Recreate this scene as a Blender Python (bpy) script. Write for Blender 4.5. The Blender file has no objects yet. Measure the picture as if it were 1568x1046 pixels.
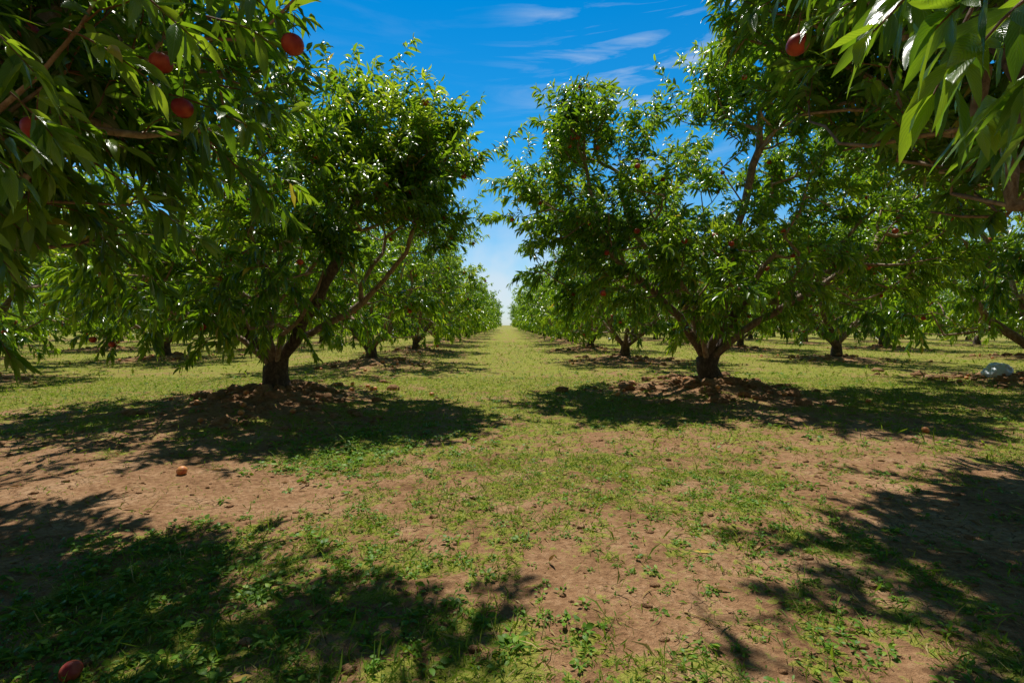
import bpy, math, time, numpy as np
from mathutils import Vector
rng=np.random.default_rng(7)
scene=bpy.context.scene
CH=1.1
# ---------------------------------------------------------------- noise
def _h(ix,iy,iz,s):
    n=(ix*374761393+iy*668265263+iz*2147483647+s*1274126177)&0xffffffff
    n=((n^(n>>13))*1274126177)&0xffffffff
    n=(n^(n>>16))&0xffffffff
    return n/4294967295.0
def vnoise(p,s=0):
    p=np.asarray(p,float); i=np.floor(p).astype(np.int64); f=p-i; f=f*f*(3-2*f)
    r=0
    for dx in (0,1):
        for dy in (0,1):
            for dz in (0,1):
                w=(f[...,0] if dx else 1-f[...,0])*(f[...,1] if dy else 1-f[...,1])*(f[...,2] if dz else 1-f[...,2])
                r=r+w*_h(i[...,0]+dx,i[...,1]+dy,i[...,2]+dz,s)
    return r
def n2(x,y,fr,s=0,o=3):
    a=0;t=0;amp=1.
    for k in range(o):
        a=a+amp*vnoise(np.stack([x*fr+17.3*k,y*fr-9.1*k,np.zeros_like(x)+0.5+k],-1),s+k); t+=amp; amp*=.5; fr*=2.03
    return a/t
def ss(x,a,b):
    t=np.clip((x-a)/(b-a),0,1); return t*t*(3-2*t)
def nrm(v): return v/(np.linalg.norm(v,axis=-1,keepdims=True)+1e-9)
# ---------------------------------------------------------------- mesh helper
class MB:
    def __init__(s): s.V=[];s.Q=[];s.M=[];s.U=[];s.A=[];s.n=0
    def add(s,V,Q,m,uv=None,a=None):
        V=np.asarray(V,float).reshape(-1,3);Q=np.asarray(Q,np.int64).reshape(-1,4)
        s.V.append(V);s.Q.append(Q+s.n);s.M.append(np.full(len(Q),m,np.int32))
        s.U.append(np.zeros((len(V),2)) if uv is None else uv.reshape(-1,2))
        s.A.append(np.zeros(len(V)) if a is None else np.asarray(a,float).reshape(-1))
        s.n+=len(V)
    def mesh(s,name,mats):
        V=np.concatenate(s.V);Q=np.concatenate(s.Q);M=np.concatenate(s.M);U=np.concatenate(s.U);A=np.concatenate(s.A)
        me=bpy.data.meshes.new(name)
        me.vertices.add(len(V));me.vertices.foreach_set("co",V.astype(np.float32).ravel())
        me.loops.add(Q.size);me.loops.foreach_set("vertex_index",Q.astype(np.int32).ravel())
        me.polygons.add(len(Q));me.polygons.foreach_set("loop_start",np.arange(0,Q.size,4,dtype=np.int32))
        me.polygons.foreach_set("material_index",M)
        me.polygons.foreach_set("use_smooth",np.ones(len(Q),dtype=bool))
        for m in mats: me.materials.append(m)
        uvl=me.uv_layers.new(name="UVMap")
        uvl.data.foreach_set("uv",U[Q.ravel()].astype(np.float32).ravel())
        at=me.attributes.new("lr",'FLOAT','POINT');at.data.foreach_set("value",A.astype(np.float32))
        me.update(calc_edges=True)
        return me
def obj(name,me,loc=(0,0,0),rz=0,sc=1):
    o=bpy.data.objects.new(name,me);o.location=loc;o.rotation_euler=(0,0,rz)
    o.scale=(sc,sc,sc) if np.isscalar(sc) else sc
    scene.collection.objects.link(o);return o
# ---------------------------------------------------------------- node helper
def mat(name):
    m=bpy.data.materials.new(name);m.use_nodes=True;nt=m.node_tree;nt.nodes.clear();return m,nt
def N(nt,t,**k):
    n=nt.nodes.new(t)
    for a,b in k.items():
        if a[0]=='_': n.inputs[a[1:].replace('_',' ')].default_value=b
        else: setattr(n,a,b)
    return n
def ramp(nt,stops,interp='LINEAR'):
    r=nt.nodes.new('ShaderNodeValToRGB');r.color_ramp.interpolation=interp
    e=r.color_ramp.elements
    while len(e)<len(stops): e.new(0.5)
    for el,(p,c) in zip(e,stops):
        el.position=p;el.color=(c[0],c[1],c[2],1) if not np.isscalar(c) else (c,c,c,1)
    return r
def math_(nt,op,a,b=None,c=None):
    n=nt.nodes.new('ShaderNodeMath');n.operation=op
    for i,x in enumerate((a,b,c)):
        if x is None: continue
        if isinstance(x,(int,float)): n.inputs[i].default_value=x
        else: nt.links.new(x,n.inputs[i])
    return n.outputs[0]
def mixc(nt,f,a,b,mode='MIX'):
    n=nt.nodes.new('ShaderNodeMix');n.data_type='RGBA';n.blend_type=mode
    for i,x in ((0,f),(6,a),(7,b)):
        if isinstance(x,(int,float)): n.inputs[i].default_value=x
        elif isinstance(x,tuple): n.inputs[i].default_value=(x[0],x[1],x[2],1)
        else: nt.links.new(x,n.inputs[i])
    return n.outputs[2]
# ---------------------------------------------------------------- materials
def leaf_mat(name,stops,tstops,rough=.31,tmix=.42,veins=True,spec=.6):
    m,nt=mat(name);L=nt.links.new
    at=N(nt,'ShaderNodeAttribute',attribute_name='lr')
    r=ramp(nt,stops);L(at.outputs['Fac'],r.inputs[0])
    rt=ramp(nt,tstops);L(at.outputs['Fac'],rt.inputs[0])
    col=r.outputs[0];tcol=rt.outputs[0]
    p=N(nt,'ShaderNodeBsdfPrincipled');p.inputs['Roughness'].default_value=rough
    p.inputs['Specular IOR Level'].default_value=spec
    if veins:
        uv=N(nt,'ShaderNodeUVMap');sp=N(nt,'ShaderNodeSeparateXYZ');L(uv.outputs[0],sp.inputs[0])
        v=math_(nt,'ABSOLUTE',math_(nt,'SUBTRACT',sp.outputs[1],.5))
        mid=math_(nt,'LESS_THAN',v,.035)
        col=mixc(nt,math_(nt,'MULTIPLY',mid,.6),col,(.18,.26,.07))
        w=math_(nt,'SINE',math_(nt,'SUBTRACT',math_(nt,'MULTIPLY',sp.outputs[0],75.),math_(nt,'MULTIPLY',v,45.)))
        wv=math_(nt,'POWER',math_(nt,'MULTIPLY_ADD',w,.5,.5),6.)
        tcol=mixc(nt,math_(nt,'MULTIPLY',wv,.35),tcol,(.05,.12,.01))
        b=N(nt,'ShaderNodeBump',_Strength=.35,_Distance=.002);L(math_(nt,'SUBTRACT',1.,wv),b.inputs['Height'])
        L(b.outputs[0],p.inputs['Normal'])
    L(col,p.inputs['Base Color'])
    t=N(nt,'ShaderNodeBsdfTranslucent');L(tcol,t.inputs[0])
    mx=N(nt,'ShaderNodeMixShader');mx.inputs[0].default_value=tmix
    L(p.outputs[0],mx.inputs[1]);L(t.outputs[0],mx.inputs[2])
    o=N(nt,'ShaderNodeOutputMaterial');L(mx.outputs[0],o.inputs[0]);return m
def scl(st,k,kr=1.): return [(p,(c[0]*k*kr,c[1]*k,c[2]*k)) for p,c in st]
LS=[(0,(.010,.036,.004)),(.45,(.056,.130,.009)),(.93,(.21,.33,.022)),(1,(.46,.35,.04))]
LT=[(0,(.08,.21,.006)),(.5,(.35,.60,.014)),(.93,(.72,.88,.035)),(1,(.8,.6,.05))]
M_leaf=leaf_mat('peach_leaf',scl(LS,.9,.9),scl(LT,.85,.92),rough=.22,spec=.7)
M_leaf2=leaf_mat('peach_leaf_small',LS,LT,rough=.25,veins=False,spec=.7)
M_grass=leaf_mat('grass',[(0,(.07,.15,.012)),(.6,(.22,.31,.020)),(.9,(.38,.40,.05)),(1,(.55,.42,.18))],
                [(0,(.20,.36,.02)),(.6,(.46,.60,.03)),(1,(.5,.45,.12))],rough=.6,tmix=.3,veins=False,spec=.25)
M_weed=leaf_mat('weed_leaf',[(0,(.06,.14,.012)),(.6,(.13,.27,.020)),(1,(.26,.38,.035))],
                [(0,(.14,.32,.02)),(.6,(.3,.55,.03)),(1,(.4,.55,.04))],rough=.5,tmix=.3,veins=False,spec=.3)
M_dead=leaf_mat('dead_leaf',[(0,(.12,.06,.025)),(.5,(.30,.16,.06)),(.85,(.50,.33,.14)),(1,(.6,.44,.08))],
                [(0,(.1,.05,.02)),(1,(.4,.25,.06))],rough=.7,tmix=.15,veins=False,spec=.2)
def bark():
    m,nt=mat('bark');L=nt.links.new
    tc=N(nt,'ShaderNodeTexCoord');mp=N(nt,'ShaderNodeMapping');mp.inputs['Scale'].default_value=(14,14,9);L(tc.outputs['Object'],mp.inputs[0])
    n=N(nt,'ShaderNodeTexNoise',_Scale=1.5,_Detail=6.,_Roughness=.7,_Distortion=.6);L(mp.outputs[0],n.inputs['Vector'])
    at=N(nt,'ShaderNodeAttribute',attribute_name='lr')
    r=ramp(nt,[(.3,(.025,.016,.011)),(.5,(.07,.045,.030)),(.68,(.17,.12,.085))]);L(n.outputs[0],r.inputs[0])
    r2=ramp(nt,[(.3,(.14,.085,.05)),(.5,(.34,.23,.15)),(.68,(.55,.43,.32))]);L(n.outputs[0],r2.inputs[0])  # pale limb tones: sunlit look of the branches put into the bark colour
    k=ramp(nt,[(0.,0.),(.3,1.)]);L(at.outputs['Fac'],k.inputs[0])
    col=mixc(nt,k.outputs[0],r.outputs[0],r2.outputs[0])
    k2=ramp(nt,[(.35,0.),(.9,1.)]);L(at.outputs['Fac'],k2.inputs[0])
    col=mixc(nt,k2.outputs[0],col,(.18,.085,.03))
    p=N(nt,'ShaderNodeBsdfPrincipled',_Roughness=.8);L(col,p.inputs['Base Color'])
    b=N(nt,'ShaderNodeBump',_Strength=.9,_Distance=.015);L(n.outputs[0],b.inputs['Height']);L(b.outputs[0],p.inputs['Normal'])
    o=N(nt,'ShaderNodeOutputMaterial');L(p.outputs[0],o.inputs[0]);return m
M_bark=bark()
def peachm(name,c1,c2):
    m,nt=mat(name);L=nt.links.new
    tc=N(nt,'ShaderNodeTexCoord');n=N(nt,'ShaderNodeTexNoise',_Scale=18.,_Detail=3.);L(tc.outputs['Object'],n.inputs['Vector'])
    r=ramp(nt,[(.42,c1),(.7,c2)]);L(n.outputs[0],r.inputs[0])
    p=N(nt,'ShaderNodeBsdfPrincipled',_Roughness=.5);L(r.outputs[0],p.inputs['Base Color'])
    o=N(nt,'ShaderNodeOutputMaterial');L(p.outputs[0],o.inputs[0]);return m
M_peach=peachm('peach_skin',(.24,.010,.010),(.50,.07,.025))
M_peach2=peachm('peach_skin_bright',(.34,.022,.014),(.62,.15,.045))  # brighter red skin for the farther trees and one fallen peach
M_fallen=peachm('fallen_peach_skin',(.75,.33,.10),(.50,.11,.04))
# ---------------------------------------------------------------- geometry pieces
def tube(mb,P,R,m=6,mi=0,a=0.,rough=0.):
    P=np.asarray(P,float);R=np.asarray(R,float);k=len(P)
    T=np.gradient(P,axis=0);T=nrm(T)
    ref=np.array([0.31,0.95,0.05]) if abs(T[0,2])>.5 else np.array([0.05,.02,1.])
    X=nrm(np.cross(T,ref));Y=np.cross(T,X)
    th=np.linspace(0,2*np.pi,m,endpoint=False)
    rr=R[:,None]*np.ones((1,m))
    if rough: rr=rr*(1+rough*(vnoise(np.stack([P[:,None,0]*6+np.cos(th)*1.3,P[:,None,1]*6+np.sin(th)*1.3,P[:,None,2]*5+0*th],-1),5)-.5)*2)
    V=P[:,None]+rr[...,None]*(np.cos(th)[None,:,None]*X[:,None]+np.sin(th)[None,:,None]*Y[:,None])
    i=np.arange(k-1)[:,None]*m;j=np.arange(m)[None];j2=(j+1)%m
    Q=np.stack([i+j,i+j2,i+m+j2,i+m+j],-1)
    a=np.full(k*m,a) if np.isscalar(a) else np.repeat(a,m)
    mb.add(V,Q,mi,None,a)
def leaves(mb,P,D,L,W,droop,mi,seg=4,a=None,fold=.35,wave=0.,roll=.9,r=rng,shape=.8):
    n=len(P);D=nrm(D)
    up=np.array([0,0,1.])+r.normal(0,.15,(n,3))
    S=nrm(np.cross(D,up));B=np.cross(S,D)
    ro=r.normal(0,roll,n)[:,None];S=S*np.cos(ro)+B*np.sin(ro)
    if np.isscalar(L):L=np.full(n,L)
    if np.isscalar(W):W=np.full(n,W)
    V=np.zeros((n,seg+1,3,3));p=P.copy()
    ph=r.uniform(0,6.28,n)
    tw=r.normal(0,.6,n);bend=r.normal(0,.5,n)
    for k in range(seg+1):
        t=k/seg
        d=nrm(D+np.array([0,0,-1.])*(droop*t)[:,None]+S*(bend*t*(roll>.6))[:,None])
        if k: p=p+d*(L/seg)[:,None]
        Sk=nrm(S-d*np.sum(S*d,1,keepdims=True));Nk=np.cross(Sk,d)
        aa=(tw*t)[:,None];Sk,Nk=Sk*np.cos(aa)+Nk*np.sin(aa),Nk*np.cos(aa)-Sk*np.sin(aa)
        w=W*.5*max(.06 if k==0 else .02,math.sin(math.pi*t**shape))
        V[:,k,1]=p
        w1=wave*W*np.sin(ph+t*11);w2=wave*W*np.sin(ph*1.7+t*13)
        V[:,k,0]=p+Sk*w[:,None]+Nk*(w*fold+w1*(0<k<seg))[:,None]
        V[:,k,2]=p-Sk*w[:,None]+Nk*(w*fold+w2*(0<k<seg))[:,None]
    b=(np.arange(n)*(seg+1)*3)[:,None,None];k=(np.arange(seg)*3)[None,:,None];c=np.arange(2)[None,None]
    Q=np.stack([b+k+c,b+k+c+1,b+k+c+4,b+k+c+3],-1)
    U=np.zeros((n,seg+1,3,2));U[...,0]=np.linspace(0,1,seg+1)[None,:,None];U[...,1]=np.array([0,.5,1])[None,None]
    if a is None:a=r.uniform(0,1,n)
    mb.add(V,Q,mi,U,np.repeat(a,(seg+1)*3))
def csphere(n):
    g=np.linspace(-1,1,n+1);pts=[];qs=[];c=0
    for ax in range(3):
        for sgn in (-1,1):
            A,B=np.meshgrid(np.tan(g*np.pi/4),np.tan(g*np.pi/4),indexing='ij')
            v=np.zeros((n+1,n+1,3));v[...,ax]=sgn;v[...,(ax+1)%3]=A*sgn;v[...,(ax+2)%3]=B
            i,j=np.meshgrid(np.arange(n),np.arange(n),indexing='ij')
            q=np.stack([i*(n+1)+j,(i+1)*(n+1)+j,(i+1)*(n+1)+j+1,i*(n+1)+j+1],-1).reshape(-1,4)+c
            pts.append(v.reshape(-1,3));qs.append(q);c+=(n+1)**2
    P=nrm(np.concatenate(pts));Q=np.concatenate(qs)
    _,idx,inv=np.unique(np.round(P,5),axis=0,return_index=True,return_inverse=True)
    return P[idx],inv.reshape(-1)[Q]
CS4=csphere(5);CS2=csphere(3)
def fruit(mb,p,rad,mi,cs=CS4,r=rng):
    V,Q=cs;V=V.copy()
    th=np.arctan2(V[:,1],V[:,0]);cz=V[:,2]
    f=1-.07*np.exp(-(th/.25)**2)-.16*np.exp(-((1-cz)/.12))
    V=V*f[:,None];V[:,2]*=.95
    a=r.uniform(0,6.28);c,s=math.cos(a),math.sin(a)
    V=np.stack([V[:,0]*c-V[:,1]*s,V[:,0]*s+V[:,1]*c,V[:,2]],-1)
    mb.add(V*rad+np.array(p),Q,mi)
# ---------------------------------------------------------------- tree
def spl(P,step=.22):
    P=np.asarray(P,float)
    Pe=np.vstack([2*P[0]-P[1],P,2*P[-1]-P[-2]]);out=[]
    for i in range(1,len(Pe)-2):
        n=max(2,int(np.linalg.norm(Pe[i+1]-Pe[i])/step))
        for t in np.arange(n)/n:
            a,b,c,d=Pe[i-1:i+3]
            out.append(.5*(2*b+(c-a)*t+(2*a-5*b+4*c-d)*t*t+(3*b-a-3*c+d)*t**3))
    out.append(P[-1]);return np.array(out)
def tree(name,seed,fork,scaff,lobes,nattr=300,nshoot=700,K=34,leafL=.155,seg=4,gap=.42,extra=(),npeach=30,peaches=(),trunk_r=.15,wave=0.,keep=None,zmin=.6,wid=(.19,.26),far=False,smin=.38):
    r=np.random.default_rng(seed);mb=MB()
    P=[];par=[];pl=[];kind=[]
    def addn(p,pa,k):
        P.append(np.asarray(p,float));par.append(pa);pl.append(0 if pa<0 else pl[pa]+np.linalg.norm(P[-1]-P[pa]));kind.append(k);return len(P)-1
    fk=np.array(fork,float)
    prev=-1
    for p in spl([(0,0,-.15),(0.02,-.01,.12),tuple(fk)],.12): prev=addn(p,prev,0)
    fi=prev
    for s in scaff:
        prev=fi
        pts=spl([tuple(fk)]+list(s),.25)[1:]
        pts=pts+r.normal(0,.02,pts.shape)
        for p in pts: prev=addn(p,prev,1)
    W=np.array([l[6] for l in lobes],float);W/=W.sum()
    pts=[]
    while len(pts)<nattr:
        l=lobes[r.choice(len(lobes),p=W)]
        d=nrm(r.normal(size=3))*r.uniform()**(1/2.6)
        p=np.array(l[:3])+d*np.array(l[3:6])
        if p[2]<zmin: continue
        if vnoise((p*1.25+seed*3.3)[None],seed)[0]<gap: continue
        if keep is not None and not keep(p): continue
        pts.append(p)
    pts.sort(key=lambda p:np.linalg.norm(p-fk))
    tips=[]
    for p in pts:
        A=np.array(P);pla=np.array(pl)
        d=np.linalg.norm(A-p,axis=1)+.3*pla+np.where(np.array(kind)==0,5,0)+np.maximum(0,A[:,2]-p[2])*.25
        j=int(np.argmin(d));st=P[j];dist=np.linalg.norm(p-st)
        n=max(1,int(dist/.22));prev=j
        outw=nrm((p-fk)*np.array([1,1,0]))
        for i in range(1,n+1):
            t=i/n;q=st+(p-st)*t+(outw*.12-np.array([0,0,.08]))*math.sin(math.pi*t)*dist*.6+r.normal(0,.012,3)*(t<1)
            prev=addn(q,prev,2)
        tips.append(prev)
    A=np.array(P);n=len(P);cnt=np.zeros(n)
    for t in tips: cnt[t]+=1
    for i in range(n-1,0,-1):
        cnt[i]+=.02
        cnt[par[i]]+=cnt[i]
    R=.0062*np.maximum(cnt,.5)**.47
    sc=trunk_r/R[fi]
    big=R/R[fi]
    R=R*(1+(sc-1)*big**.8)
    for i in range(fi+1): R[i]=trunk_r*(1+.55*math.exp(-max(0,A[i,2])/.12))
    ch=[[] for _ in range(n)]
    for i in range(1,n): ch[par[i]].append(i)
    stack=[(0,None)]
    while stack:
        s,pa=stack.pop();path=[] if pa is None else [pa];cur=s
        rad=[] if pa is None else [min(R[pa],R[s]*1.25)]
        while True:
            path.append(cur);rad.append(R[cur]);c=ch[cur]
            if not c:break
            c=sorted(c,key=lambda k:-R[k])
            for o in c[1:]:stack.append((o,cur))
            cur=c[0]
        if len(path)>=2:
            m=12 if max(rad)>.08 else (8 if max(rad)>.025 else 4)
            if far: m=6 if max(rad)>.05 else 3
            aa=.3*(1-ss(np.array(rad),.03,.085))+.35*(1-ss(np.array(rad),.006,.016))
            tube(mb,A[path],rad,m,0,a=aa,rough=.22 if m>5 else 0)
    cand=np.array([i for i in range(n) if kind[i]==2 or (kind[i]==1 and A[i,2]>1.3)])
    w=1/(cnt[cand]+.6);w/=w.sum()
    base=list(tips)+list(r.choice(cand,max(0,nshoot-len(tips)),p=w))
    base=np.array(base);B=A[base];S=len(B)
    ctr=np.array([fk[0],fk[1],1.3])
    out=nrm(B-ctr)
    lat=nrm(r.normal(size=(S,3)))
    hgt=ss(B[:,2],1.2,3.2)[:,None]
    D=nrm(out*.55+np.array([0,0,1])*(.05+.6*hgt)+lat*.75)
    Ls=r.uniform(.28,.62,S)*(1+.85*hgt[:,0]*(r.uniform(size=S)<.25))
    dr=r.uniform(.2,1.2,S)*(1.5-hgt[:,0])
    if len(extra):
        B=np.vstack([B,[e[0] for e in extra]]);D=np.vstack([D,nrm(np.array([np.array(e[1])-np.array(e[0]) for e in extra]))])
        Ls=np.append(Ls,[np.linalg.norm(np.array(e[1])-np.array(e[0])) for e in extra]);dr=np.append(dr,np.full(len(extra),.35));S=len(B)
    G=6;SP=np.zeros((S,G,3));SD=np.zeros((S,G,3));p=B.copy()
    for k in range(G):
        d=nrm(D+np.array([0,0,-1])*(dr*k/(G-1))[:,None]+0.06*r.normal(size=(S,3)))
        SD[:,k]=d
        if k:p=p+d*(Ls/(G-1))[:,None]
        SP[:,k]=p
    ok=np.ones(S,bool)
    if keep is not None: ok=np.array([keep(SP[i,-1]) for i in range(S)]);ok[len(base):]=True
    ok&=SP[:,-1,2]>smin
    SP=SP[ok];SD=SD[ok];Ls=Ls[ok];S=len(SP)
    if not far:
        for i in range(S): tube(mb,SP[i,::1] if seg>4 else SP[i,[0,2,5]],np.linspace(.0042,.0016,G)if seg>4 else[.0045,.003,.0015],4 if seg>4 else 3,0,a=.9)
    KK=np.clip((K*Ls/.5).astype(int),8,70);tot=KK.sum()
    si=np.repeat(np.arange(S),KK);t=r.uniform(0.02,1.,tot)**.85
    f=t*(G-1);k0=np.minimum(f.astype(int),G-2);fr=(f-k0)[:,None]
    LP=SP[si,k0]*(1-fr)+SP[si,k0+1]*fr;LD=SD[si,k0]
    rad=r.normal(size=(tot,3));rad=nrm(rad-LD*np.sum(rad*LD,1,keepdims=True))
    DD=nrm(LD*(.55+.5*t[:,None])+rad*.85+np.array([0,0,-.15]))
    LL=leafL*r.uniform(.6,1.15,tot)*np.where(t>.9,.75,1)
    LW=LL*r.uniform(wid[0],wid[1],tot)
    tone=vnoise(LP*1.3,seed+9)*.55+r.uniform(0,.45,tot)+(t>.85)*.15
    tone=np.where(r.uniform(size=tot)<.008,1.,np.minimum(tone,.93))
    leaves(mb,LP,DD,LL,LW,r.uniform(.2,2.3,tot),1,seg=seg,a=tone,wave=wave,r=r)
    if npeach:
        c=r.choice(len(SP),npeach)
        for i in c:
            g_=r.integers(0,5);b0=SP[i,g_];q=b0+np.array([r.normal(0,.03),r.normal(0,.03),-.07])+nrm(b0-ctr)*.04
            if keep is not None and not keep(q): continue
            tube(mb,[b0,q+np.array([0,0,.03])],[.002,.002],3,0,a=.9)
            fruit(mb,q,r.uniform(.036,.047)*(.85 if seg>4 else 1),2,CS2 if seg<=4 else CS4,r)
    for q in peaches:
        tube(mb,[np.array(q)+[.01,0,.11],np.array(q)+[0,0,.025]],[.002,.002],4,0,a=.9)
        fruit(mb,q,.038,2,csphere(8),r)
    print(name,'leaves',tot,'shoots',S)
    return mb.mesh(name,[M_bark,M_leaf if seg>4 else M_leaf2,M_peach if seg>4 else M_peach2])

def vase(r,n,rad,h):
    out=[];a0=r.uniform(0,6.28)
    for i in range(n):
        a=a0+i*2*math.pi/n+r.normal(0,.2);c,s=math.cos(a),math.sin(a)
        R=rad*r.uniform(.55,.8);H=h*r.uniform(.62,.8)
        out.append([(c*.32*R,s*.32*R,.85),(c*.62*R,s*.62*R,.5*H+.1),(c*R,s*R,H)])
    return out
gen=[];genf=[]
for k in range(4):
    r=np.random.default_rng(50+k)
    lob=[(0,0,1.4,2.65,2.65,.85,3.2)]
    a0=r.uniform(0,6.28)
    for i in range(6):
        a=a0+i*1.047+r.normal(0,.25)
        R=r.uniform(1.1,1.7);lob.append((math.cos(a)*R,math.sin(a)*R,r.uniform(2.4,3.2),1.2,1.2,r.uniform(1.,1.3),1.3))
    vs=vase(r,5,2.2,3.6)
    gen.append(tree('peach_tree_mesh',100+k,(0.03,0,.4),vs,lob,nattr=320,nshoot=780,K=24,leafL=.19,seg=3,gap=.37,npeach=75,trunk_r=.14,wid=(.2,.28),zmin=.65,smin=.45))
    if k<2: genf.append(tree('peach_tree_mesh',200+k,(0.03,0,.4),vs,lob,nattr=160,nshoot=600,K=11,leafL=.27,seg=2,gap=.34,npeach=0,trunk_r=.14,wid=(.24,.34),far=True))
R1=tree('peach_tree_mesh',11,(-.03,0,.48),
  [[(-.35,-.05,.95),(-.8,-.1,1.5),(-1.6,-.1,2.2),(-2.0,0,3.3),(-2.1,0,4.2)],
   [(-.2,.15,1.1),(-.7,.4,2.0),(-1.3,.6,3.1),(-1.4,.6,4.0)],
   [(.12,-.1,1.1),(.15,-.3,2.0),(.35,-.5,3.2),(.5,-.6,4.6)],
   [(.3,.1,1.0),(.8,.2,1.8),(1.4,.1,2.7),(1.9,.1,3.5)],
   [(.4,-.3,1.0),(1.2,-.7,1.6),(2.0,-.9,2.2)],
   [(-.1,.4,1.0),(.2,1.0,1.8),(.5,1.5,2.8)],
   [(-.3,-.4,1.0),(-.8,-1.0,1.6),(-1.2,-1.4,2.2)]],
  [(-1.9,0,2.95,1.25,1.4,1.5,3.4),(-2.15,.0,4.15,.45,.6,.7,.6),(-1.3,.0,4.0,.6,.8,.7,.6),(.45,-.4,3.9,1.15,1.2,1.75,5.0),(2.2,0,3.0,1.5,1.6,1.3,3.0),(3.0,-.3,2.4,1.2,1.5,1.1,1.8),(0.2,0,1.7,2.7,2.2,.8,3.0),(-1.2,0,2.4,1.4,1.4,.9,1.2),(.2,1.3,3.0,1.3,1.0,1.2,1)],
  nattr=540,nshoot=1620,K=29,leafL=.175,gap=.38,npeach=105,trunk_r=.17,zmin=.85,smin=.55)
L1=tree('peach_tree_mesh',12,(.02,0,.45),
  [[(.3,-.05,.9),(.8,-.1,1.7),(1.2,0,2.8),(1.3,0,3.8)],
   [(.25,.2,.9),(1.1,.4,1.4),(1.8,.4,2.2),(2.2,.3,3.2)],
   [(0,-.2,1.0),(.0,-.5,2.0),(.2,-.7,3.2)],
   [(-.3,.0,.9),(-.9,.1,1.7),(-1.5,.1,2.8)],
   [(-.2,.3,1.0),(-.4,1.0,1.9),(-.4,1.5,2.9)],
   [(.3,-.3,.9),(1.0,-1.0,1.5),(1.3,-1.4,2.2)],
   [(-.3,-.3,.9),(-1.2,-.9,1.4),(-1.9,-1.1,2.0)]],
  [(1.1,0,3.25,.95,1.1,1.15,2.8),(2.0,.1,3.1,.75,1.0,.95,2.0),(-1.1,0,2.8,1.35,1.4,1.2,2.4),(-.2,0,1.65,2.5,2.2,.8,3.2),(1.6,0,2.3,.8,1.3,.8,1.4),(0,1.2,2.8,1.4,1.1,1.1,1.2),(.2,-.9,2.9,1.1,.9,1.0,1)],
  nattr=480,nshoot=1400,K=29,leafL=.175,gap=.38,npeach=95,trunk_r=.17,zmin=.85,smin=.5)
def px(u,v,d): return np.array([(u-775)/740*d,d,CH+(497-v)/740*d])
NLp=np.array([-3.5,.9,0]);NRp=np.array([3.6,1.3,0])
def rel(ps,o): return [tuple(np.array(p)-o) for p in ps]
def high(q): return q[2]-1.1>.74*max(q[1],0)+.3
def dap(q,t): return vnoise((q*np.array([2.3,2.3,.6])+5)[None],77)[0]>t
def keepL(p):
    q=p+NLp
    if np.linalg.norm(q-np.array([0,0,1.1]))<1.5: return False
    if high(q): return q[0]<-.2 and q[2]>2.2 and dap(q,.45)
    return not (q[0]>-.75 or q[0]>-.385*q[1]) and not(q[1]<1.2 and q[0]>-1.2)
def keepR(p):
    q=p+NRp
    if np.linalg.norm(q-np.array([0,0,1.1]))<1.5: return False
    if high(q): return q[0]>.35 and q[2]>2.2 and dap(q,.36)
    if q[1]<=0: return q[0]>1.2
    u=q[0]/q[1]; v=(q[2]-1.1)/q[1]
    return u>.40 and v>.55-(u-.36)*.62 and q[0]>.9
NL=tree('peach_tree_mesh',21,(0,0,.45),
  [[(.3,.3,1.0),(.8,.9,1.8),(1.4,1.4,2.5)],[(.4,0,1.0),(1.0,.2,2.0),(1.6,1.1,3.4),(2.0,2.0,4.3)],[(-.3,.3,1.0),(-.8,1.0,2.2)],[(.1,.5,1.0),(.1,1.4,2.0),(.3,2.2,3.1)],[(0,-.4,1.0),(.2,-1.2,2.2),(.3,-1.6,3.2)],[(-.4,-.3,1.0),(-1.4,-.6,2.4)]],
  [(1.2,1.5,2.75,1.35,1.2,1.1,3.4),(.9,1.5,1.95,.85,.8,.55,1.2),(0,0,3.1,2.2,2.0,1.3,1.2),(.1,2.2,3.0,1.5,1.1,1.3,1.6),(2.1,2.0,4.4,1.3,1.4,.75,3.0)],
  nattr=420,nshoot=980,K=26,leafL=.16,seg=6,gap=.40,npeach=16,wave=.06,keep=keepL,trunk_r=.16,zmin=1.3,
  peaches=rel([px(457,80,1.75),px(292,174,1.9),px(70,66,2.0),px(75,205,1.55),px(262,108,1.85)],NLp),
  extra=[(tuple(a-NLp),tuple(b-NLp)) for a,b in [(px(-60,420,1.9),px(40,540,1.9)),(px(-80,300,1.8),px(60,420,1.8)),(px(330,40,1.9),px(450,60,1.8)),(px(250,150,2.),px(420,170,1.9)),(px(0,120,1.4),px(120,210,1.4)),(px(-40,20,1.5),px(90,90,1.4)),(px(120,60,1.6),px(260,120,1.6)),(px(-60,200,1.3),px(60,260,1.3)),(px(150,250,2.),px(330,330,2.)),(px(-50,330,1.4),px(40,400,1.4)),(px(200,-20,1.5),px(330,60,1.5)),(px(-90,120,1.1),px(50,200,1.1)),(px(340,-30,1.8),px(455,20,1.75))]])
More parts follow.
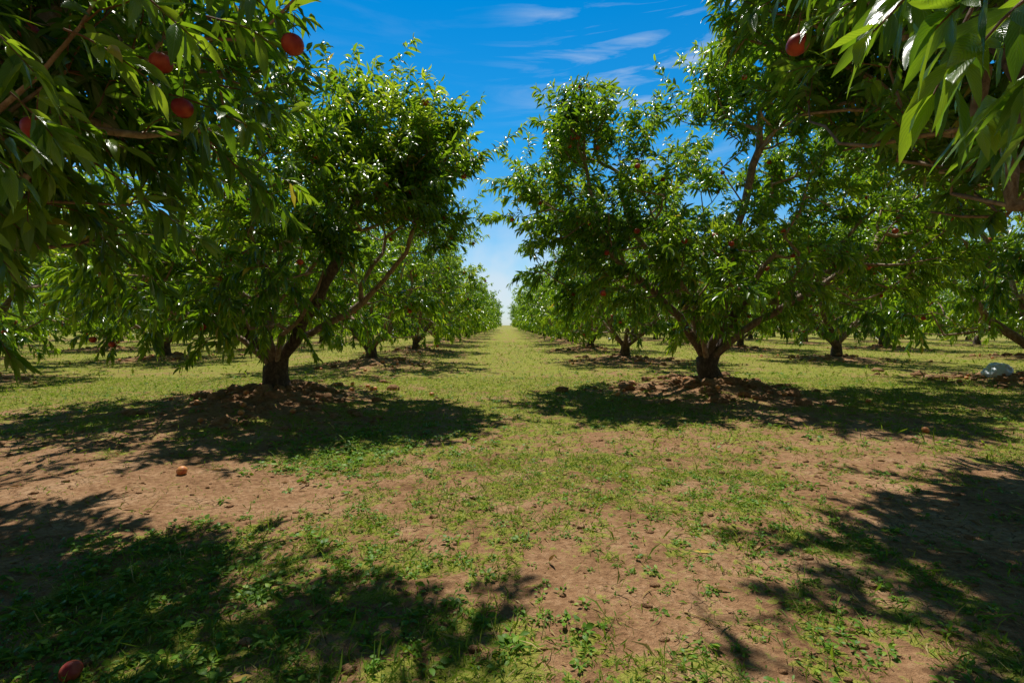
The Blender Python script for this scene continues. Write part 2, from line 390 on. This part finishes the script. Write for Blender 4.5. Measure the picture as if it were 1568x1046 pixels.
NR=tree('peach_tree_mesh',22,(0,0,.45),
  [[(-.3,.2,1.0),(-1.0,.1,1.8),(-1.7,.0,2.3),(-2.1,-.05,2.35)],[(-.3,.5,1.0),(-.9,1.1,2.2),(-1.4,1.5,3.6),(-2.0,2.0,4.5)],[(0,.5,1.0),(0,1.3,2.0),(0,2.0,2.8)],[(.4,0,1.0),(1.4,0,2.6)],[(0,-.4,1.0),(-.4,-1.3,2.3)]],
  [(-.3,.4,3.0,2.0,1.8,1.2,1.8),(-.5,1.7,2.8,1.5,1.1,1.1,2.2),(-2.1,2.1,4.5,1.4,1.4,.75,3.2),(.3,-.6,3.0,1.9,1.5,1.2,.6),(-1.0,2.2,3.6,1.1,1.1,.9,1.4),(-.3,2.5,2.5,1.0,.9,.8,1.4)],
  nattr=440,nshoot=1080,K=26,leafL=.16,seg=6,gap=.38,npeach=20,wave=.06,keep=keepR,trunk_r=.16,zmin=1.3,
  peaches=rel([px(1215,75,1.75)],NRp),
  extra=[(tuple(a-NRp),tuple(b-NRp)) for a,b in [(px(1660,-60,1.15),px(1400,60,1.05)),(px(1680,40,1.1),px(1480,140,1.0)),(px(1560,-90,1.3),px(1290,30,1.25)),(px(1640,150,1.5),px(1480,230,1.5)),(px(1500,-80,1.7),px(1210,10,1.7)),(px(1420,-90,1.9),px(1120,-20,1.9)),(px(1620,-40,.8),px(1440,60,.76)),(px(1600,-20,1.2),px(1420,110,1.2)),(px(1460,-60,.95),px(1310,40,.95)),(px(1720,0,.72),px(1540,100,.68)),(px(1600,-80,.75),px(1400,10,.75)),(px(1480,20,.95),px(1400,140,.95)),(px(1700,120,.8),px(1560,170,.8))]])
obj('peach_tree',R1,(3.35,7.9,0));obj('peach_tree',L1,(-3.3,6.9,0))
obj('peach_tree',NL,tuple(NLp));obj('peach_tree',NR,tuple(NRp))
trunks=[(3.35,7.9),(-3.3,6.9),(-3.5,.9),(3.6,1.3)]
r=np.random.default_rng(5)
for row,ya,yb in ((-31,26,50),(-24,18,55),(-17.3,9,60),(-10.6,3,75),(-3.3,13,112),(3.3,14.4,112),(10.4,3,75),(17.3,9,60),(24,18,55),(31,26,50)):
    y=ya
    while y<yb:
        if abs(row)<y*1.4+3:
            x=row+r.normal(0,.12);s=r.uniform(.92,1.08)
            if abs(row)<4 : x=math.copysign(abs(row)+.28,row); s=r.uniform(.96,1.05)
            elif abs(row)<12: s*=1.1
            g=gen[r.integers(4)] if y<25 and abs(row)<20 else genf[r.integers(2)]
            obj('peach_tree',g,(x,y,0),r.uniform(0,6.28),(s,s,s*r.uniform(.95,1.08)))
            if y<40:trunks.append((x,y))
        y+=6.2+r.normal(0,.15)
TR=np.array(trunks)
mb=MB();n=16000
x=r.uniform(-130,130,n);x=x[np.abs(x)>7.5];n=len(x);y=60+r.uniform(0,10,n)+np.where(np.abs(x)<14,22,0)
top=3.2+1.1*np.abs(np.sin(x*.5))+.8*vnoise(np.stack([x*.9,y*.5,0*x],-1),3)
z=.5+(top-.5)*r.uniform(0,1,n)**.8
D=nrm(r.normal(size=(n,3)));leaves(mb,np.stack([x,y,z],-1),D,r.uniform(.5,1.,n),r.uniform(.25,.5,n),r.uniform(0,1,n),0,seg=2,r=r,a=np.clip(vnoise(np.stack([x,y,z],-1),2)*.6+r.uniform(0,.4,n),0,.93))
obj('distant_trees',mb.mesh('distant_trees',[M_leaf2]))
# ---------------------------------------------------------------- ground
def tdist(x,y):
    d=np.full(x.shape,99.)
    for a,b in TR: d=np.minimum(d,np.hypot(x-a,(y-b)))
    return d
def gh(x,y):
    d=np.hypot(x,y);fade=1/(1+(d/25)**2)
    td=tdist(x,y)
    row=np.exp(-((np.abs(x)-3.35)/.9)**2)
    h=.05*(n2(x,y,.5,1)-.5)+.05*(n2(x,y,2.2,2)-.5)*(.6+row)+.04*(n2(x,y,9.,3,3)-.5)
    h=h*fade+.06*row*fade+np.exp(-(td/.95)**2)*(.05+.20*n2(x,y,2.5,8))
    return h
def mask(x,y):
    td=tdist(x,y)
    row=np.exp(-((np.abs(x)-3.35)/1.1)**2)
    far=ss(y,2.5,9)
    m=.54+.31*far-.16*row*(1-.5*far)-.6*np.exp(-(td/1.5)**2)
    m=m-.22*np.exp(-((x-.35)/.5)**2-((y-2.0)/.45)**2)
    m=m-.55*np.exp(-((x+2.3)/1.2)**2-((y-3.3)/.45)**2)
    m=m+.20*np.exp(-((x+1.6)/.9)**2-((y-1.7)/.6)**2)
    m=m+.30*np.exp(-((x+1.25)/.45)**2-((y-4.3)/.7)**2)
    m=m+.15*np.exp(-((x-1.4)/.8)**2-((y-3.1)/.5)**2)
    m=m+.9*(n2(x,y,1.3,21,4)-.5)+1.2*(n2(x,y,6.,31,3)-.5)
    return np.clip(m,0,1)
def axis(a,b,st,lim):
    c=np.arange(a,b,st);l=[a];d=st
    while l[-1]>-lim: d*=1.07;l.append(l[-1]-d)
    q=[c[-1]];d=st
    while q[-1]<lim: d*=1.07;q.append(q[-1]+d)
    return np.concatenate([l[::-1][:-1],c,q[1:]])
gx=axis(-5,5,.03,600);gy=axis(.8,8,.025,700)
GX,GY=np.meshgrid(gx,gy,indexing='ij')
mb=MB();nx,ny=GX.shape
i,j=np.meshgrid(np.arange(nx-1),np.arange(ny-1),indexing='ij')
mb.add(np.stack([GX,GY,gh(GX,GY)],-1),np.stack([i*ny+j,(i+1)*ny+j,(i+1)*ny+j+1,i*ny+j+1],-1),0,None,mask(GX,GY))
m,nt=mat('soil_and_turf');L=nt.links.new
tc=N(nt,'ShaderNodeTexCoord')
at=N(nt,'ShaderNodeAttribute',attribute_name='lr')
def noise(sc,de=6.,ro=.6,di=0.):
    n=N(nt,'ShaderNodeTexNoise',_Scale=sc,_Detail=de,_Roughness=ro,_Distortion=di);L(tc.outputs['Object'],n.inputs['Vector']);return n.outputs[0]
a=noise(2.2,3.);b=noise(28.,5.,.7);c=noise(9.,4.,.65);e=noise(120.,2.,.7)
soil=ramp(nt,[(.32,(.13,.060,.028)),(.5,(.37,.205,.105)),(.70,(.62,.40,.235))])
L(math_(nt,'ADD',math_(nt,'MULTIPLY',a,.45),math_(nt,'MULTIPLY',b,.55)),soil.inputs[0])
turf=ramp(nt,[(.3,(.08,.115,.014)),(.5,(.24,.295,.028)),(.7,(.44,.44,.09))])
L(math_(nt,'ADD',math_(nt,'MULTIPLY',c,.5),math_(nt,'MULTIPLY',e,.5)),turf.inputs[0])
mk=math_(nt,'ADD',math_(nt,'MULTIPLY_ADD',at.outputs['Fac'],1.,-.14),math_(nt,'MULTIPLY',math_(nt,'SUBTRACT',math_(nt,'ADD',c,math_(nt,'MULTIPLY',b,1.2)),1.1),1.7))
mr=ramp(nt,[(.42,0.),(.60,.8)]);L(mk,mr.inputs[0])
col=mixc(nt,mr.outputs[0],soil.outputs[0],turf.outputs[0])
vo=N(nt,'ShaderNodeTexVoronoi',feature='DISTANCE_TO_EDGE',_Scale=11.);
wv=N(nt,'ShaderNodeVectorMath',operation='ADD');L(tc.outputs['Object'],wv.inputs[0])
nn=N(nt,'ShaderNodeTexNoise',_Scale=6.,_Detail=3.);L(tc.outputs['Object'],nn.inputs['Vector'])
sv=N(nt,'ShaderNodeVectorMath',operation='SCALE');sv.inputs['Scale'].default_value=.2;L(nn.outputs['Color'],sv.inputs[0]);L(sv.outputs[0],wv.inputs[1])
L(wv.outputs[0],vo.inputs['Vector'])
cr=ramp(nt,[(0.,0.),(.04,1.)]);L(vo.outputs['Distance'],cr.inputs[0])
rr=ramp(nt,[(.5,0.),(.62,1.)]);L(a,rr.inputs[0])
crf=math_(nt,'MULTIPLY',math_(nt,'SUBTRACT',1.,cr.outputs[0]),rr.outputs[0])
col=mixc(nt,math_(nt,'MULTIPLY',crf,.5),col,(.09,.045,.022))
p=N(nt,'ShaderNodeBsdfPrincipled',_Roughness=.95);p.inputs['Specular IOR Level'].default_value=.1;L(col,p.inputs['Base Color'])
bh=math_(nt,'SUBTRACT',math_(nt,'ADD',math_(nt,'MULTIPLY',b,1.4),math_(nt,'MULTIPLY',e,.3)),math_(nt,'MULTIPLY',crf,.4))
bp=N(nt,'ShaderNodeBump',_Strength=1.,_Distance=.024);L(bh,bp.inputs['Height']);L(bp.outputs[0],p.inputs['Normal'])
o=N(nt,'ShaderNodeOutputMaterial');L(p.outputs[0],o.inputs[0])
M_ground=m
obj('ground',mb.mesh('ground',[M_ground]))
# ---------------------------------------------------------------- grass
r=np.random.default_rng(3)
def wedge(n,d0,d1,extra=1.2):
    d=np.sqrt(r.uniform(d0**2,d1**2,n));u=r.uniform(-1.08*extra,1.08*extra,n)
    return d*u,d
gb=MB()
for n,d0,d1,h,w,thr in ((140000,1.1,4.,.032,.0042,.42),(120000,4.,10.,.040,.0075,.40),(60000,10.,30.,.06,.02,.37)):
    x,y=wedge(n,d0,d1)
    m_=mask(x,y)+.8*(n2(x,y,14.,77,2)-.5)
    k=r.uniform(size=n)<ss(m_,thr,thr+.25)*.96+.04
    x=x[k];y=y[k];m_=m_[k];nn_=len(x)
    z=gh(x,y)-.002
    D=nrm(np.stack([r.normal(0,.7,nn_),r.normal(0,.7,nn_),r.uniform(.35,1.2,nn_)],-1))
    hh=h*r.uniform(.4,1.5,nn_)*(1+1.6*(r.uniform(size=nn_)<.12))
    tone=np.clip(n2(x,y,.9,41)*.8+r.normal(0,.2,nn_)-.05+.14*ss(y,5,12),0,.93);tone=np.where(r.uniform(size=nn_)<.08,1.,tone)
    ww=w*r.uniform(.6,1.4,nn_)*np.where(r.uniform(size=nn_)<.35,2.,1.)
    leaves(gb,np.stack([x,y,z],-1),D,hh,ww,r.uniform(.1,1.2,nn_),0,seg=2,a=tone,r=r,fold=.2,shape=.6)
obj('grass',gb.mesh('grass',[M_grass]))
wb=MB()
def clump(n,x,y,scale):
    z=gh(x,y)
    for cx,cy,cz,s in zip(x,y,z,scale):
        k=r.integers(7,16)
        an=r.uniform(0,6.28,k);el=r.uniform(.15,1.1,k)
        dd=np.stack([np.cos(an)*np.cos(el),np.sin(an)*np.cos(el),np.sin(el)],-1)
        st=r.uniform(.25,1.0,k)[:,None]*s
        P=np.array([cx,cy,cz])+dd*st
        l=s*r.uniform(.5,1.,k)
        D=nrm(dd*[1,1,.35]);leaves(wb,P,D,l,l*r.uniform(.45,.65,k),r.uniform(.1,.8,k),0,seg=4,r=r,fold=.2,roll=.35,a=np.clip(r.normal(.5,.25,k),0,1))
        for q in P[:6]:
            w_=.0012;d=q-np.array([cx,cy,cz]);sd=nrm(np.cross(d,[.1,.2,1.]))*w_
            b_=np.array([cx,cy,cz-.004]);wb.add([b_-sd,b_+sd,q+sd,q-sd],[[0,1,2,3]],0,np.full((4,2),.2),np.full(4,.3))
def scat(n,fx,fy,s0,s1,need=.0):
    x=fx(n);y=fy(n);k=mask(x,y)>need;x=x[k];y=y[k];clump(len(x),x,y,r.uniform(s0,s1,len(x)))
scat(620,lambda n:r.normal(-1.5,.75,n),lambda n:np.clip(r.normal(1.75,.4,n),1.2,3.2),.018,.045,.3)
scat(160,lambda n:r.normal(-1.25,.4,n),lambda n:r.normal(4.3,.6,n),.03,.06)
scat(900,lambda n:r.uniform(-2,3.2,n),lambda n:r.uniform(1.2,4.2,n),.010,.030,.25)
scat(340,lambda n:r.normal(1.6,.7,n),lambda n:r.uniform(1.3,3.5,n),.015,.035,.25)
scat(600,lambda n:r.uniform(-7,7,n),lambda n:r.uniform(4,11,n),.03,.06,.4)
obj('weed_patch',wb.mesh('weeds',[M_weed]))
db=MB()
x,y=wedge(7000,1.1,12.);rowf=np.exp(-((np.abs(x)-3.35)/1.6)**2)
k=r.uniform(size=len(x))<.2+.8*rowf;x=x[k];y=y[k];n=len(x)
D=np.stack([r.normal(size=n),r.normal(size=n),r.normal(0,.12,n)],-1)
l=r.uniform(.02,.08,n);leaves(db,np.stack([x,y,gh(x,y)+.008],-1),D,l,l*.25,r.uniform(-.1,.25,n),0,seg=3,r=r,roll=.5)
obj('leaf_litter',db.mesh('leaf_litter',[M_dead]))
sb=MB()
for _ in range(140):
    x0=r.uniform(-3.4,3);y0=r.uniform(1.2,6.);an=r.uniform(0,3.14);l=r.uniform(.05,.2)
    t=np.linspace(0,1,4);X=x0+np.cos(an)*l*t;Y=y0+np.sin(an)*l*t+.02*np.sin(t*3);tube(sb,np.stack([X,Y,gh(X,Y)+.006],-1),[.0015,.002,.0015,.001],4,0,a=.9)
obj('fallen_twigs',sb.mesh('fallen_twigs',[M_dead]))
cb=MB()
def clods(x,y,s):
    z=gh(x,y)
    for q in range(len(x)):
        V,Q=CS2;V=V*(1+.9*(vnoise(V*1.7+q*3.1,4)-.5))[:,None]*np.array([1,r.uniform(.6,1),.6])*s[q]
        cb.add(V+np.array([x[q],y[q],z[q]+s[q]*.15]),Q,0)
for a_,b_ in TR[TR[:,1]<24]:
    if b_<2: continue
    n=int(360 if b_<9 else 60)
    rr_=np.abs(r.normal(0,.9,n))+.2;an=r.uniform(0,6.28,n)
    clods(a_+rr_*np.cos(an),b_+rr_*np.sin(an),np.minimum(r.exponential(.03,n)+.012,.12))
x,y=wedge(1800,1.1,5.);clods(x,y,np.minimum(r.exponential(.005,1800)+.003,.024))
obj('soil_clods',cb.mesh('soil_clods',[M_ground]))
def gpx(u,v):
    d=740*CH/(v-497);return ((u-775)/740*d,d)
fb=MB();fruit(fb,(0,0,0),.036,0,csphere(8));fm=fb.mesh('fallen_peach',[M_fallen])
fb=MB();fruit(fb,(0,0,0),.030,0,csphere(8));fm2=fb.mesh('fallen_peach',[M_peach2])
for u,v,me_ in ((278,722,fm),(1428,661,fm),(100,1040,fm2)):
    x,y=gpx(u,v+8);o=obj('fallen_peach',me_,(x,y,float(gh(np.array([x]),np.array([y]))[0])+.026));o.rotation_euler=(.9,.4,r.uniform(0,6))
fb=MB()
for a_,b_ in TR[(TR[:,1]<24)]:
    for q in range(20):
        an=r.uniform(0,6.28);d=r.uniform(.4,2.3);x=a_+d*math.cos(an);y=b_+d*math.sin(an)
        if abs(x)<.9 or y<5: continue
        fruit(fb,(x,y,float(gh(np.array([x]),np.array([y]))[0])+.028),r.uniform(.03,.042),0,CS2,r)
obj('fallen_peaches',fb.mesh('fallen_peaches',[M_fallen]))
m,nt=mat('white_plastic');p=N(nt,'ShaderNodeBsdfPrincipled',_Roughness=.35);p.inputs['Base Color'].default_value=(.6,.66,.74,1);o=N(nt,'ShaderNodeOutputMaterial');nt.links.new(p.outputs[0],o.inputs[0])
V,Q=csphere(22);bb=MB()
f=1+.35*(vnoise(V*2.3,3)-.5)+.22*np.abs(vnoise(V*5.,5)-.5)+.12*np.abs(vnoise(V*11.,6)-.5)
V=V*f[:,None]*np.array([.27,.19,.19]);V[:,2]=np.maximum(V[:,2],-.06)
V[:,0]+=.12*np.clip(V[:,2],0,1)
bx,by=9.6,9.3
bb.add(V,Q,0);obj('plastic_bag',bb.mesh('plastic_bag',[m]),(bx,by,float(gh(np.array([bx]),np.array([by]))[0])+.06),.3)
# ---------------------------------------------------------------- light
el=math.radians(67);az=math.radians(10)
s=Vector((-math.sin(az)*math.cos(el),math.cos(az)*math.cos(el),math.sin(el)))
sd=bpy.data.lights.new('sun','SUN');sd.energy=5.;sd.angle=math.radians(.53);sd.color=(1,.96,.87)
so=bpy.data.objects.new('sun',sd);so.rotation_euler=s.to_track_quat('Z','Y').to_euler();so.location=s*50;scene.collection.objects.link(so)
w=bpy.data.worlds.new("World");scene.world=w;w.use_nodes=True;nt=w.node_tree;nt.nodes.clear();L=nt.links.new
sk=N(nt,'ShaderNodeTexSky',sky_type='NISHITA');sk.sun_disc=False;sk.sun_elevation=el;sk.sun_rotation=-az;sk.air_density=1.;sk.dust_density=.3;sk.ozone_density=2.5
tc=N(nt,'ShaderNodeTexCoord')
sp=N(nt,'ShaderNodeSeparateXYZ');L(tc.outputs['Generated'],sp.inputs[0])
tr=ramp(nt,[(.0,(.80,.95,1.05)),(.16,(.5,.98,1.15)),(.34,(.10,.90,1.25)),(.55,(.0,.78,1.22)),(.85,(.03,.28,.38))]);L(sp.outputs[2],tr.inputs[0])  # last stop darkens the unseen zenith to cut ambient light
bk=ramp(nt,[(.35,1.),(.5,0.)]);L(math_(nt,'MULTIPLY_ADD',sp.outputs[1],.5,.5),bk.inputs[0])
tint=mixc(nt,bk.outputs[0],tr.outputs[0],(.36,.34,.26))  # unseen sky behind the camera recoloured to keep shadows dark and neutral
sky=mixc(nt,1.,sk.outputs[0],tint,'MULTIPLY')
mp=N(nt,'ShaderNodeMapping');mp.inputs['Rotation'].default_value=(0,math.radians(38),0);mp.inputs['Scale'].default_value=(1.5,2,12);mp.inputs['Location'].default_value=(.3,0,.4);L(tc.outputs['Generated'],mp.inputs[0])
n1=N(nt,'ShaderNodeTexNoise',_Scale=1.7,_Detail=7.,_Roughness=.60,_Distortion=1.3);L(mp.outputs[0],n1.inputs['Vector'])
r1=ramp(nt,[(.48,0.),(.84,1.)]);L(n1.outputs[0],r1.inputs[0])
dn=N(nt,'ShaderNodeVectorMath',operation='DISTANCE');L(tc.outputs['Generated'],dn.inputs[0]);dn.inputs[1].default_value=(.25,.85,.46)
r2=ramp(nt,[(.07,.85),(.30,.05)]);L(dn.outputs['Value'],r2.inputs[0])
n3=N(nt,'ShaderNodeTexNoise',_Scale=5.,_Detail=5.,_Roughness=.55);L(tc.outputs['Generated'],n3.inputs['Vector'])
r3=ramp(nt,[(.42,0.),(.66,1.)]);L(n3.outputs[0],r3.inputs[0])
r4=ramp(nt,[(.04,.85),(.32,0.)]);L(sp.outputs[2],r4.inputs[0])
cf=math_(nt,'MAXIMUM',math_(nt,'MULTIPLY',r1.outputs[0],r2.outputs[0]),math_(nt,'MULTIPLY',r3.outputs[0],r4.outputs[0]))
cf=math_(nt,'MULTIPLY',cf,math_(nt,'SUBTRACT',1.,bk.outputs[0]))
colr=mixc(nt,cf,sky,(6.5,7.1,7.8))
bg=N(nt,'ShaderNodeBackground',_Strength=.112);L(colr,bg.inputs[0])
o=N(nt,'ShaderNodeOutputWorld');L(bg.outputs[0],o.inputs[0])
w.cycles.sampling_method='MANUAL';w.cycles.sample_map_resolution=256
cd=bpy.data.cameras.new('camera');cd.lens=17;cd.sensor_width=36;cd.clip_start=.05;cd.clip_end=2000
co=bpy.data.objects.new('camera',cd);co.location=(0,0,CH);co.rotation_euler=(math.radians(90-2.0),0,math.radians(-.7));scene.collection.objects.link(co);scene.camera=co
scene.view_settings.view_transform='Standard';scene.view_settings.look='None';scene.view_settings.exposure=0
